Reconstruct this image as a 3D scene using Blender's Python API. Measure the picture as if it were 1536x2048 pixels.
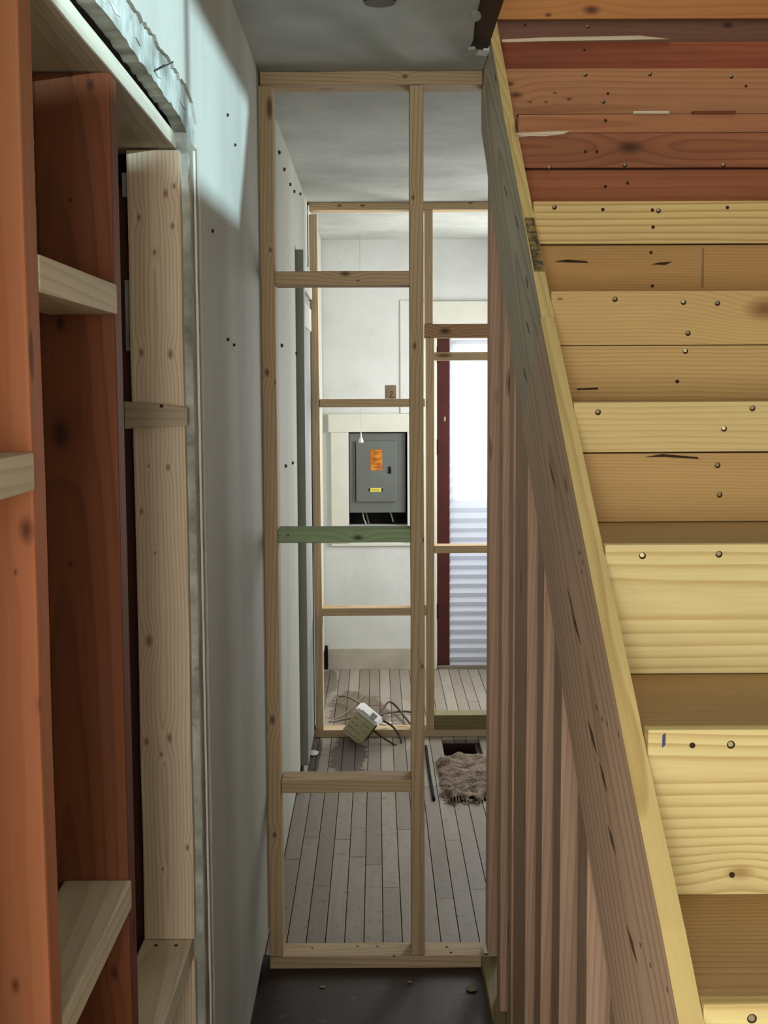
import bpy, bmesh, math, random
from mathutils import Vector, Matrix, noise
from mathutils.geometry import tessellate_polygon
for o in list(bpy.data.objects): bpy.data.objects.remove(o)
S = bpy.context.scene
COL = S.collection
rnd = random.Random(7)

# ------------------------------------------------------------------ camera
EH = 1.645                                    # eye height (m)
FPX = 2560.0
R = Matrix(((0.99997052, 0.00508248, -0.00575546),
            (-0.00622052, 0.0968069, -0.99528374),
            (-0.00450135, 0.99529021, 0.09683566)))
cam = bpy.data.cameras.new('camera'); camo = bpy.data.objects.new('camera', cam); COL.objects.link(camo)
cam.sensor_fit = 'VERTICAL'; cam.sensor_height = 24.0; cam.lens = 24.0 * FPX / 2048.0
cam.clip_start = 0.02
camo.matrix_world = Matrix.Translation((0, 0, EH)) @ R.to_4x4()
S.camera = camo

# ------------------------------------------------------------------ world and lights
W = bpy.data.worlds.new('sky'); S.world = W; W.use_nodes = True
bg = W.node_tree.nodes['Background']
bg.inputs[0].default_value = (0.80, 0.90, 1.0, 1); bg.inputs[1].default_value = 1.5

def area(name, loc, to, sx, sy, power, col, spread=180):
    l = bpy.data.lights.new(name, 'AREA'); l.shape = 'RECTANGLE'; l.size = sx; l.size_y = sy
    l.energy = power; l.color = col; l.spread = math.radians(spread)
    o = bpy.data.objects.new(name, l); COL.objects.link(o)
    d = Vector(to) - Vector(loc)
    o.matrix_world = Matrix.Translation(loc) @ d.to_track_quat('-Z', 'Y').to_matrix().to_4x4()
    return o
area('rear_fill_light', (0.2, -2.35, 1.45), (0.15, 2.0, 1.25), 2.0, 1.3, 34, (1.0, 0.955, 0.89))  # added fill behind the camera; the wall there has no window
area('hall_fill_light', (-0.28, -1.25, 1.5), (0.2, 2.4, 1.3), 0.6, 1.0, 40, (1.0, 0.96, 0.90))  # added panel behind the camera to brighten stringer and hall walls
area('rear_side_fill_light', (-1.5, -0.6, 1.45), (0.35, 1.3, 1.2), 1.2, 1.3, 24, (1.0, 0.95, 0.88))  # added fill from the left rear; no window stands there
area('dining_window_light', (1.30, 5.15, 1.55), (-0.31, 4.9, 1.5), 0.7, 1.0, 5, (0.99, 1.0, 0.99))
area('kitchen_window_light', (1.30, 6.65, 1.5), (-0.31, 5.9, 1.3), 0.9, 1.2, 52, (0.99, 1.0, 0.995))
area('stair_landing_light', (0.85, 2.2, 4.25), (0.8, 2.6, 2.0), 0.7, 1.6, 16, (1.0, 0.93, 0.80))
area('back_garden_light', (1.1, 9.2, 1.9), (0.8, 7.4, 1.3), 2.2, 2.0, 70, (0.90, 0.97, 1.0))
sp = bpy.data.lights.new('low_sun_beam', 'SPOT'); sp.energy = 2300; sp.color = (0.60, 0.86, 1.0)
sp.spot_size = math.radians(40); sp.shadow_soft_size = 0.045; sp.spot_blend = 0.2
spo = bpy.data.objects.new('low_sun_beam', sp); COL.objects.link(spo)
SUNP = Vector((4.0, -1.0, 2.62))
spo.matrix_world = Matrix.Translation(SUNP) @ (Vector((-.31, 2.4, 2.1)) - SUNP).to_track_quat('-Z', 'Y').to_matrix().to_4x4()

S.view_settings.view_transform = 'Standard'; S.view_settings.look = 'None'
S.view_settings.gamma = 1.0; S.view_settings.use_curve_mapping = False
S.view_settings.exposure = 0.0

# ------------------------------------------------------------------ helpers
def P(px, py, Y):                              # pixel of the photograph -> point on the upright plane at depth Y
    r = R @ Vector((px - 768.0, -(py - 1024.0), -FPX)); t = Y / r.y
    return Vector((r.x * t, Y, EH + r.z * t))
def PF(px, py, Z=0.0):
    r = R @ Vector((px - 768.0, -(py - 1024.0), -FPX)); t = (Z - EH) / r.z
    return Vector((r.x * t, r.y * t, Z))
def PX(px, py, X):
    r = R @ Vector((px - 768.0, -(py - 1024.0), -FPX)); t = X / r.x
    return Vector((X, r.y * t, EH + r.z * t))

WM = {}
def put(o, M, parent=None):
    COL.objects.link(o)
    if parent is not None:
        o.parent = parent; o.matrix_basis = WM[parent.name].inverted() @ M
    else:
        o.matrix_basis = M
    WM[o.name] = M.copy()
    return o
def mob(name, bm, mat, parent=None, M=None, smooth=False):
    me = bpy.data.meshes.new(name)
    bmesh.ops.recalc_face_normals(bm, faces=bm.faces)
    bm.to_mesh(me); bm.free()
    if smooth:
        for p in me.polygons: p.use_smooth = True
    if mat: me.materials.append(mat)
    o = bpy.data.objects.new(name, me)
    return put(o, M if M is not None else Matrix.Identity(4), parent)
def empty(name, loc):
    o = bpy.data.objects.new(name, None); o.empty_display_size = .1
    return put(o, Matrix.Translation(loc), None)
def tag(o, label, cat, group=None):
    o['label'] = label; o['category'] = cat
    if group: o['group'] = group
    return o
def struct(o): o['kind'] = 'structure'; return o

def bmbox(bm, x0, x1, y0, y1, z0, z1):
    vs = [bm.verts.new((x, y, z)) for x in (x0, x1) for y in (y0, y1) for z in (z0, z1)]
    for f in ((0,1,3,2),(4,6,7,5),(0,4,5,1),(2,3,7,6),(0,2,6,4),(1,5,7,3)):
        bm.faces.new([vs[i] for i in f])
    return vs
AX = {'x': Matrix(((1,0,0),(0,1,0),(0,0,1))),
      'y': Matrix(((0,-1,0),(1,0,0),(0,0,1))),
      'z': Matrix(((0,1,0),(0,0,1),(1,0,0)))}
def lumber(name, x0, x1, y0, y1, z0, z1, axis, mat, parent=None, bev=.0025, jit=.0, lean=0., knots=None, seg=1):
    """a board whose grain (local X) runs along `axis`"""
    c = Vector(((x0+x1)/2, (y0+y1)/2, (z0+z1)/2))
    A = AX[axis]
    d = Vector((x1-x0, y1-y0, z1-z0))
    ld = Vector([abs(v) for v in (A.transposed() @ d)])
    if ld.y < ld.z:                            # local Y is always the wide side
        A = A @ Matrix(((1,0,0),(0,0,-1),(0,1,0))); ld = Vector((ld.x, ld.z, ld.y))
    bm = bmesh.new()
    L, Wd, T = ld
    n = max(1, seg)
    rows = []
    for i in range(n+1):
        x = -L/2 + L*i/n
        j = [(rnd.uniform(-jit, jit) if 0 < i < n else 0) for _ in range(2)]
        rows.append([bm.verts.new((x, y*Wd/2 + j[0], z*T/2 + j[1])) for y, z in ((-1,-1),(1,-1),(1,1),(-1,1))])
    for a, b in zip(rows, rows[1:]):
        for k in range(4): bm.faces.new((a[k], a[(k+1)%4], b[(k+1)%4], b[k]))
    bm.faces.new(rows[0]); bm.faces.new(rows[-1][::-1])
    bmesh.ops.recalc_face_normals(bm, faces=bm.faces)
    if bev:
        es = [e for e in bm.edges if e.calc_face_angle(0) > .5]
        bmesh.ops.bevel(bm, geom=es, offset=min(bev, min(ld)*.3), segments=2, affect='EDGES', profile=.6)
    M = Matrix.Translation(c) @ A.to_4x4()
    if lean: M = Matrix.Translation(c) @ Matrix.Rotation(lean, 4, 'Y') @ A.to_4x4()
    if callable(mat):
        Mi = M.inverted()
        kk = []
        for (w, r) in (knots or []):
            l = Mi @ Vector(w); kk.append((l.x, l.y, l.z, r))
        mat = mat(kk)
    return mob(name, bm, mat, parent, M)
def polybar(name, pts, axis, a0, a1, mat, parent=None, bev=0., M=None):
    """extrude a 2-D outline: axis 'x' -> pts are (y,z); 'y' -> (x,z); 'z' -> (x,y)"""
    bm = bmesh.new()
    def mk(p, a):
        return {'x': (a, p[0], p[1]), 'y': (p[0], a, p[1]), 'z': (p[0], p[1], a)}[axis]
    A = [bm.verts.new(mk(p, a0)) for p in pts]; B = [bm.verts.new(mk(p, a1)) for p in pts]
    n = len(pts)
    for t in tessellate_polygon([[Vector((p[0], p[1], 0)) for p in pts]]):
        if len(set(t)) == 3:
            bm.faces.new([A[i] for i in t]); bm.faces.new([B[i] for i in reversed(t)])
    for i in range(n): bm.faces.new((A[i], A[(i+1)%n], B[(i+1)%n], B[i]))
    if M is not None: bm.transform(M.inverted())
    return mob(name, bm, mat, parent, M)
def boxes(name, lst, mat, parent=None):
    bm = bmesh.new()
    for b in lst: bmbox(bm, *b)
    return mob(name, bm, mat, parent)
def catmull(pts, n=8):
    pts = [Vector(p) for p in pts]; out = []
    for i in range(len(pts)-1):
        p0 = pts[max(i-1,0)]; p1 = pts[i]; p2 = pts[i+1]; p3 = pts[min(i+2, len(pts)-1)]
        for k in range(n):
            t = k/n
            out.append(.5*((2*p1)+(-p0+p2)*t+(2*p0-5*p1+4*p2-p3)*t*t+(-p0+3*p1-3*p2+p3)*t**3))
    out.append(pts[-1]); return out
def tube(name, pts, r, mat, parent=None, n=8, seg=8, smooth_pts=True):
    pp = catmull(pts, n) if smooth_pts else [Vector(p) for p in pts]
    bm = bmesh.new(); prev = None; rings = []
    up = Vector((0,0,1))
    for i, p in enumerate(pp):
        t = (pp[min(i+1,len(pp)-1)] - pp[max(i-1,0)]).normalized()
        s = t.cross(up)
        if s.length < .05: s = t.cross(Vector((1,0,0)))
        s.normalize(); u = s.cross(t)
        rr = r(i/(len(pp)-1)) if callable(r) else r
        rings.append([bm.verts.new(p + rr*(math.cos(a)*s + math.sin(a)*u)) for a in [2*math.pi*k/seg for k in range(seg)]])
    for a, b in zip(rings, rings[1:]):
        for k in range(seg): bm.faces.new((a[k], a[(k+1)%seg], b[(k+1)%seg], b[k]))
    bm.faces.new(rings[0]); bm.faces.new(rings[-1])
    return mob(name, bm, mat, parent, smooth=True)

# ------------------------------------------------------------------ materials
def srgb(c):
    return tuple(((v/255.)/12.92 if v/255. <= .04045 else ((v/255.+.055)/1.055)**2.4) for v in c) + (1.,)
class NB:
    def __init__(s, name, rough=.7):
        s.m = bpy.data.materials.new(name); s.m.use_nodes = True; s.t = s.m.node_tree
        s.b = s.t.nodes['Principled BSDF']; s.b.inputs['Roughness'].default_value = rough
        s.b.inputs['Specular IOR Level'].default_value = .3
    def n(s, typ, **kw):
        nd = s.t.nodes.new(typ)
        for k, v in kw.items(): setattr(nd, k, v)
        return nd
    def l(s, a, b): s.t.links.new(a, b)
    def val(s, x, sock):
        if isinstance(x, (int, float)): sock.default_value = x
        elif isinstance(x, tuple): sock.default_value = x
        else: s.l(x, sock)
    def math(s, op, a, b=0., c=0., clamp=False):
        nd = s.n('ShaderNodeMath', operation=op); nd.use_clamp = clamp
        s.val(a, nd.inputs[0]); s.val(b, nd.inputs[1]); s.val(c, nd.inputs[2]); return nd.outputs[0]
    def vm(s, op, a, b=(0,0,0)):
        nd = s.n('ShaderNodeVectorMath', operation=op); s.val(a, nd.inputs[0]); s.val(b, nd.inputs[1]); return nd.outputs[0]
    def mix(s, f, a, b, mode='MIX'):
        nd = s.n('ShaderNodeMix', data_type='RGBA', blend_type=mode)
        s.val(f, nd.inputs[0]); s.val(a, nd.inputs[6]); s.val(b, nd.inputs[7]); return nd.outputs[2]
    def noise(s, v, scale, det=3., rough=.5, dist=0.):
        nd = s.n('ShaderNodeTexNoise'); s.l(v, nd.inputs['Vector']); nd.inputs['Scale'].default_value = scale
        nd.inputs['Detail'].default_value = det; nd.inputs['Roughness'].default_value = rough
        nd.inputs['Distortion'].default_value = dist
        return nd.outputs['Fac']
    def ramp(s, f, stops):
        nd = s.n('ShaderNodeValToRGB'); s.l(f, nd.inputs[0]); e = nd.color_ramp.elements
        while len(e) < len(stops): e.new(.5)
        for q, (p, c) in zip(e, stops):
            q.position = p; q.color = c if isinstance(c, tuple) else (c, c, c, 1)
        return nd.outputs[0]
    def bump(s, h, strength, dist=.002):
        nd = s.n('ShaderNodeBump'); nd.inputs['Strength'].default_value = strength; nd.inputs['Distance'].default_value = dist
        s.l(h, nd.inputs['Height']); s.l(nd.outputs[0], s.b.inputs['Normal'])

def wood(name, light, dark, freq=95., line=.75, pith=(.0, .05), slope=.03, knots=(), rknots=.35, knotcol=(60, 35, 18),
         warp=.010, rough=.72, blotch=.25, blotchcol=None, seed=0., fiber=.25, rnd_pith=True, sharp=.55):
    B = NB(name, rough)
    tc = B.n('ShaderNodeTexCoord'); oi = B.n('ShaderNodeObjectInfo')
    v0 = tc.outputs['Object']
    off = B.n('ShaderNodeCombineXYZ'); rr = B.math('MULTIPLY_ADD', oi.outputs['Random'], 37., seed)
    for i in range(3): B.l(rr, off.inputs[i])
    sep = B.n('ShaderNodeSeparateXYZ'); B.l(v0, sep.inputs[0]); x, y, z = sep.outputs
    sv = B.vm('MULTIPLY', v0, (1.6, 9., 9.)); sv = B.vm('ADD', sv, off.outputs[0])
    w1 = B.math('SUBTRACT', B.noise(sv, 1., 2.), .5)
    yy = B.math('ADD', B.math('ADD', y, pith[0]), B.math('MULTIPLY', w1, warp*2))
    if rnd_pith: yy = B.math('ADD', yy, B.math('MULTIPLY', B.math('SUBTRACT', oi.outputs['Random'], .5), .06))
    zz = B.math('ADD', B.math('MULTIPLY_ADD', x, slope, pith[1]), z)
    r = B.math('SQRT', B.math('ADD', B.math('MULTIPLY', yy, yy), B.math('MULTIPLY', zz, zz)))
    km = None
    for (kx, ky, kz, kr) in knots:
        dx = B.math('MULTIPLY', B.math('SUBTRACT', x, kx), .55); dy = B.math('SUBTRACT', y, ky)
        dz = B.math('SUBTRACT', z, kz)
        d2 = B.math('ADD', B.math('ADD', B.math('MULTIPLY', dx, dx), B.math('MULTIPLY', dy, dy)), B.math('MULTIPLY', dz, dz))
        g = B.math('EXPONENT', B.math('MULTIPLY', d2, -1./(2*(kr*1.6)**2)))
        r = B.math('MULTIPLY_ADD', g, kr*1.1, r)
        k = B.math('SUBTRACT', 1.3, B.math('MULTIPLY', B.math('SQRT', d2), 1./(kr*.75)), clamp=True)
        km = k if km is None else B.math('MAXIMUM', km, k)
    t = B.math('FRACT', B.math('MULTIPLY_ADD', B.math('MULTIPLY', w1, .5), 1., B.math('MULTIPLY', r, freq)))
    ring = B.ramp(t, [(0, 0.), (sharp, .25), (.86, 1.), (.93, .8), (1., 0.)])
    fb = B.noise(B.vm('ADD', B.vm('MULTIPLY', v0, (7., 260., 260.)), off.outputs[0]), 1., 2., .6)
    bl = B.noise(B.vm('ADD', B.vm('MULTIPLY', v0, (1.3, 7., 7.)), off.outputs[0]), 1.3, 3., .6)
    f = B.math('MULTIPLY', ring, line)
    f = B.math('ADD', f, B.math('MULTIPLY', B.math('SUBTRACT', fb, .5), fiber*2), clamp=True)
    col = B.mix(f, srgb(light), srgb(dark))
    bc = blotchcol or tuple(int(c*.72) for c in light)
    col = B.mix(B.math('MULTIPLY', B.ramp(bl, [(.42, 0.), (.68, 1.)]), blotch), col, srgb(bc))
    if rknots > 0:
        vo = B.n('ShaderNodeTexVoronoi'); vo.inputs['Scale'].default_value = 1.
        B.l(B.vm('ADD', B.vm('MULTIPLY', v0, (2.6, 9., 9.)), off.outputs[0]), vo.inputs['Vector'])
        rk = B.ramp(vo.outputs['Distance'], [(.05, 1.), (.05 + .11*rknots + .02, 0.)])
        col = B.mix(B.math('MULTIPLY', rk, .8), col, srgb(knotcol))
    if km is not None: col = B.mix(B.math('MULTIPLY', km, .85), col, srgb(knotcol))
    B.l(col, B.b.inputs['Base Color'])
    B.bump(B.math('ADD', B.math('MULTIPLY', ring, .6), B.math('MULTIPLY', fb, .7)), .35, .0012)
    return B.m
def plaster(name, c1, c2, stain=.0, staincol=(90, 80, 60), scale=3., bump=.25, rough=.8, streak=False):
    B = NB(name, rough)
    g = B.n('ShaderNodeNewGeometry'); v = g.outputs['Position']
    a = B.noise(B.vm('MULTIPLY', v, (1, 1, .25)) if streak else v, scale, 4., .6)
    col = B.mix(B.ramp(a, [(.35, 0.), (.7, 1.)]), srgb(c1), srgb(c2))
    if stain:
        s = B.noise(v, scale*2.6, 5., .7, .6)
        col = B.mix(B.math('MULTIPLY', B.ramp(s, [(.58, 0.), (.72, 1.)]), stain), col, srgb(staincol))
    vo = B.n('ShaderNodeTexVoronoi'); B.l(v, vo.inputs['Vector']); vo.inputs['Scale'].default_value = 9.
    sp = B.ramp(vo.outputs['Distance'], [(.018, 1.), (.05, 0.)])
    col = B.mix(B.math('MULTIPLY', sp, .45), col, srgb((70, 68, 60)))
    B.l(col, B.b.inputs['Base Color'])
    h = B.math('ADD', B.noise(v, 55., 3.), B.math('MULTIPLY', B.noise(v, 7., 2.), 2.))
    B.bump(h, bump, .003)
    return B.m
def flat(name, c, rough=.5, metal=0., var=.12, scale=20.):
    B = NB(name, rough); g = B.n('ShaderNodeTexCoord')
    a = B.noise(g.outputs['Object'], scale, 3.)
    B.l(B.mix(a, srgb(c), srgb(tuple(int(v*(1-var*2)) for v in c))), B.b.inputs['Base Color'])
    B.b.inputs['Metallic'].default_value = metal
    B.bump(a, .1, .001)
    return B.m

M_spf = wood('new_spruce_lumber', (198, 175, 140), (156, 124, 88), freq=110, line=.55, rknots=.45, knotcol=(96, 55, 28))
M_spf2 = wood('new_spruce_lumber_reddish', (192, 166, 128), (144, 112, 78), freq=105, line=.5, rknots=.45, knotcol=(90, 45, 25), seed=3.)
M_green = wood('treated_green_lumber', (120, 136, 92), (82, 98, 62), freq=100, line=.5, rknots=.5, knotcol=(45, 40, 25), seed=5.)
M_olive = wood('treated_olive_lumber', (128, 118, 80), (90, 82, 52), freq=100, line=.5, rknots=.3, seed=6.)
M_stairstud = wood('stair_wall_stud_wood', (206, 172, 144), (150, 112, 86), freq=120, line=.4, rknots=.5, knotcol=(60, 25, 12), seed=2.)
M_oldred = lambda k=(): wood('old_red_fir', (118, 66, 36), (82, 40, 20), freq=70, line=.5, rknots=.15, knots=k, knotcol=(48, 20, 10), seed=9., slope=.05, blotchcol=(108, 68, 44), blotch=.4)
M_orange = lambda k=(): wood('old_orange_fir', (178, 110, 72), (152, 82, 50), freq=40, line=.3, rknots=.1, knots=k, knotcol=(80, 40, 22), seed=4., blotch=.55, blotchcol=(150, 108, 70))
M_darkred = wood('old_dark_red_fir', (84, 48, 32), (58, 32, 20), freq=80, line=.5, rknots=.1)
M_darkwood = wood('dark_aged_joist_wood', (70, 48, 34), (42, 26, 18), freq=80, line=.5, rknots=.1)
M_wall = plaster('painted_plaster_left_wall', (192, 192, 180), (172, 172, 160), stain=.10, scale=2.2, streak=True, bump=.3)
M_wallfar = plaster('painted_plaster_back_wall', (208, 210, 207), (193, 195, 191), stain=.06, scale=2.5, bump=.3)
M_ceil = plaster('painted_plaster_ceiling', (188, 190, 183), (156, 158, 151), stain=.12, staincol=(130, 125, 110), scale=2.0, bump=.5)
M_base = plaster('broken_base_plaster', (190, 194, 184), (120, 122, 112), stain=.5, staincol=(90, 92, 84), scale=14., bump=1.)
M_basebeige = plaster('bare_plaster_edge', (150, 140, 118), (110, 102, 84), stain=.3, scale=12., bump=.8)
M_trimw = flat('white_painted_trim', (214, 212, 200), .55, var=.04, scale=8)
M_trimgrey = flat('casing_shade_grey', (150, 154, 144), .6, var=.06, scale=8)  # shaded side of the door casing, its shade put into the grey
M_nail = flat('steel_nail', (176, 164, 130), .4, .4)
M_nailhole = flat('nail_hole_dark', (60, 40, 22), .9)
M_black = flat('black_parts_and_shade', (8, 7, 6), .9)  # black for small parts, and for shade painted into gaps
M_wallbrown = flat('plain_plaster_shell', (190, 182, 164), .9)

# ================================================================== SETTING
# floor: slab with a pit under the torn spot, boards on top beyond the first partition
PITX0, PITX1, PITY0, PITY1 = .285, .452, 5.30, 5.86
B = NB('dark_stained_hall_floor', .45)
g = B.n('ShaderNodeNewGeometry'); v = g.outputs['Position']
a = B.noise(v, 4., 4., .6)
col = B.mix(a, srgb((50, 30, 22)), srgb((34, 20, 14)))
col = B.mix(B.math('MULTIPLY', B.ramp(B.noise(v, 17., 3., .5), [(.66, 0.), (.76, 1.)]), .30), col, srgb((150, 135, 115)))
B.l(col, B.b.inputs['Base Color']); B.bump(B.noise(v, 40., 3.), .3, .002)
M_hallfloor = B.m
floor = struct(boxes('floor', [(-1.7, 1.46, -2.6, 3.58, -.08, 0.), (-1.7, 1.46, 3.58, PITY0, -.08, -.019), (-1.7, PITX0, PITY0, PITY1, -.08, -.019),
    (PITX1, 1.46, PITY0, PITY1, -.08, -.019), (-1.7, 1.46, PITY1, 7.5, -.08, -.019)], M_hallfloor))
boxes('floor_pit', [(PITX0-.05, PITX1+.05, PITY0-.05, PITY1+.1, -.5, -.46), (PITX0-.05, PITX0-.03, PITY0-.05, PITY1+.1, -.46, -.08), (PITX1+.03, PITX1+.05, PITY0-.05, PITY1+.1, -.46, -.08),
    (PITX0-.03, PITX1+.03, PITY1+.08, PITY1+.1, -.46, -.08), (PITX0-.03, PITX1+.03, PITY0-.05, PITY0-.03, -.46, -.08)], M_black, floor)  # pit lined in black, the shade of its depth put into the colour
# greyish white painted strip flooring with worn bare patches
B = NB('worn_white_painted_floorboards', .55)
g = B.n('ShaderNodeNewGeometry'); v = g.outputs['Position']; oi = B.n('ShaderNodeObjectInfo')
sep = B.n('ShaderNodeSeparateXYZ'); B.l(v, sep.inputs[0])
tone = B.mix(oi.outputs['Random'], srgb((156, 147, 134)), srgb((130, 121, 110)))
st = B.noise(B.vm('MULTIPLY', v, (30., 2.2, 1.)), 1., 4., .6)
tone = B.mix(B.math('MULTIPLY', B.ramp(st, [(.45, 0.), (.75, 1.)]), .5), tone, srgb((128, 114, 98)))
cr = B.noise(v, 26., 5., .7)
tone = B.mix(B.math('MULTIPLY', B.ramp(cr, [(.56, 0.), (.68, 1.)]), .6), tone, srgb((96, 80, 66)))
edge = B.math('MULTIPLY', B.math('SUBTRACT', B.noise(v, 8., 5., .75), .5), .42)
def blob(cx, cy, rx, ry):
    dx = B.math('MULTIPLY', B.math('SUBTRACT', sep.outputs[0], cx), 1./rx); dy = B.math('MULTIPLY', B.math('SUBTRACT', sep.outputs[1], cy), 1./ry)
    d = B.math('SQRT', B.math('ADD', B.math('MULTIPLY', dx, dx), B.math('MULTIPLY', dy, dy)))
    d = B.math('ADD', d, B.math('MULTIPLY', edge, 4.))
    return B.ramp(d, [(.90, 1.), (.98, 0.)])
m1 = blob(-.135, 5.62, .085, .34); m2 = blob(-.285, 5.62, .03, .4); m3 = blob(-.10, 6.42, .15, .42)
mm = B.math('MAXIMUM', B.math('MAXIMUM', m1, m2), 0.)
tone = B.mix(B.math('MULTIPLY', mm, .92), tone, srgb((72, 62, 56)))
tone = B.mix(B.math('MULTIPLY', m3, .9), tone, srgb((104, 88, 72)))
m4 = blob(-.28, 7.05, .06, .34)
tone = B.mix(B.math('MULTIPLY', m4, .6), tone, srgb((88, 76, 64)))
B.l(tone, B.b.inputs['Base Color']); B.bump(cr, .4, .002)
M_board = B.m
bw = .0575
i = 0; x = -.62
while x < 1.35:
    cuts = [3.59, 7.395]
    c = 3.59 + rnd.uniform(.4, 1.2); 
    while c < 7.1: cuts.insert(-1, c); c += rnd.uniform(.8, 1.7)
    cuts = sorted(cuts)
    cx = x + bw/2
    segs = list(zip(cuts, cuts[1:]))
    if PITX0 - .01 < cx < PITX1 + .015:
        ns = []
        for a0, b0 in segs:
            if b0 <= 5.02 or a0 >= PITY1: ns.append((a0, b0))
            else:
                if a0 < 5.02: ns.append((a0, 5.0 + rnd.uniform(-.03, .03)))
                if b0 > PITY1: ns.append((PITY1 + .01, b0))
        segs = ns
    for a0, b0 in segs:
        lumber('floorboard', x + .0016, x + bw - .0012, a0 + .0012, b0 - .0012, -.019, rnd.uniform(-.0008, .0006), 'y', M_board, floor, bev=.0012)
    x += bw
# left wall: base coat and painted finish coat, both torn open around the old doorway
def jag(p, q, n, amp, vertical):
    out = []
    for k in range(n+1):
        t = k/n; j = amp*(noise.noise(Vector((k*1.37, p[0]*9+q[1], 3.3)))*1.4 + rnd.uniform(-.3, .3)) if 0 < k < n else 0
        a = p[0]+(q[0]-p[0])*t; b = p[1]+(q[1]-p[1])*t
        out.append((a + j, b) if vertical else (a, b + j))
    return out
base = jag((.79, 2.085), (2.12, 2.082), 60, .004, False) + [(2.19, 2.07), (2.215, 2.04)] + jag((2.222, 2.0), (2.222, .125), 50, .003, True)[0:]
base += [(7.4, .125), (7.4, 2.483), (.79, 2.483)]
wl = struct(polybar('wall_left', base, 'x', -.336, -.314, M_base))
fin = jag((.79, 2.138), (2.17, 2.138), 90, .007, False) + [(2.235, 2.128), (2.275, 2.10), (2.295, 2.06)] + jag((2.302, 2.0), (2.305, .14), 60, .006, True)
fin += jag((2.32, .136), (7.39, .128), 40, .004, False) + [(7.395, 2.4825), (.79, 2.4825)]
polybar('painted_coat', fin, 'x', -.314, -.3085, M_wall, wl)
edgep = jag((2.218, 2.06), (2.218, .13), 50, .002, True) + jag((2.292, .13), (2.292, 2.06), 50, .004, True)
polybar('bare_plaster_edge', edgep, 'x', -.3142, -.3118, M_basebeige, wl)
crack = jag((2.246, 2.05), (2.262, .14), 60, .003, True) + jag((2.267, .14), (2.252, 2.05), 60, .003, True)
polybar('plaster_ridge', crack, 'x', -.312, -.3085, M_trimw, wl)
# broken flakes on the torn strip above the doorway
for k in range(9):
    yy = rnd.uniform(1.3, 2.2); z0 = rnd.uniform(2.092, 2.128); a = rnd.uniform(-.5, .5)
    pts = [(yy + math.cos(t + a)*rnd.uniform(.010, .05), z0 + math.sin(t)*rnd.uniform(.002, .006)) for t in [j*math.pi/3 for j in range(6)]]
    polybar('plaster_flake', pts, 'x', -.3142, -.3142 + rnd.uniform(.0006, .002), rnd.choice([M_base, M_trimw, M_base]), wl)
boxes('filler_boards', [(-.47, -.337, .79, 2.4, 2.10, 2.483)], M_darkwood, wl)
lumber('bottom_lath_board', -.362, -.337, 2.3, 7.39, .0, .128, 'y', M_darkwood, wl)
# wall at the far side of the framed wall, with lath strips
wb = struct(boxes('wall_left_outer', [(-.50, -.475, .70, 7.5, 0, 2.483)], M_wallbrown))
for k in range(30):
    z = .75 + k*.046
    lumber('lath', -.475, -.469, .79, 2.3, z, z + .034, 'y', M_darkred if k % 4 else M_spf2, wb, bev=0)
# right wall with windows, near one added for the beam, rear room, back wall
WN = (.985, 1.49, 2.02, 2.60)     # near window opening y0,y1,z0,z1
def wall_with_holes(name, x0, x1, y0, y1, z0, z1, holes, mat):
    """wall normal to X with rectangular holes"""
    L = []; ys = sorted(set([y0, y1] + [h[0] for h in holes] + [h[1] for h in holes]))
    for a0, b0 in zip(ys, ys[1:]):
        hs = [h for h in holes if h[0] <= a0 and h[1] >= b0]
        if not hs: L.append((x0, x1, a0, b0, z0, z1))
        else:
            h = hs[0]; L.append((x0, x1, a0, b0, z0, h[2])); L.append((x0, x1, a0, b0, h[3], z1))
    return struct(boxes(name, L, mat))
wr = wall_with_holes('wall_right', 1.362, 1.462, -2.6, 7.5, 0., 4.5, [(0.30, 1.70, 2.15, 2.475), (4.8, 5.5, 1.05, 2.05), (6.15, 7.15, .9, 2.1)], M_wallbrown)
w1 = struct(empty('beam_mask', (1.355, 1.0, 2.3)))  # unseen mask boards, outlines shaped to form the light patch
polybar('beam_mask_rail', [(.28, 2.14), (1.34, 2.14), (1.427, 2.252), (.965, 2.237), (.93, 2.266), (.45, 2.266), (.28, 2.266)], 'x', 1.352, 1.3615, M_trimw, w1)
polybar('beam_mask_rail', [(.28, 2.420), (1.02, 2.423), (1.60, 2.449), (1.60, 2.48), (.28, 2.48)], 'x', 1.352, 1.3615, M_trimw, w1)
polybar('beam_mask_stile', [(1.34, 2.14), (1.73, 2.14), (1.73, 2.48), (1.60, 2.48), (1.595, 2.445), (1.427, 2.252)], 'x', 1.352, 1.3615, M_trimw, w1)
polybar('beam_mask_stile', [(.28, 2.266), (.45, 2.266), (.45, 2.42), (.28, 2.42)], 'x', 1.352, 1.3615, M_trimw, w1)
boxes('beam_mask_bar', [(1.352, 1.3615, .938, .956, 2.22, 2.43)], M_trimw, w1)  # bar added for the dim streak in the light patch
struct(boxes('wall_front', [(-1.7, 1.46, -2.6, -2.5, 0, 2.483)], M_wallbrown))
struct(boxes('wall_shade_blocker', [(-.47, .285, -.52, -.42, 0, .95)], M_wallbrown))  # unseen low wall added behind the camera to shade the lower hall
struct(boxes('wall_left_rear', [(-1.7, -1.6, -2.5, .78, 0, 2.483), (-1.6, -.5, .70, .78, 0, 2.483)], M_wallbrown))
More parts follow.
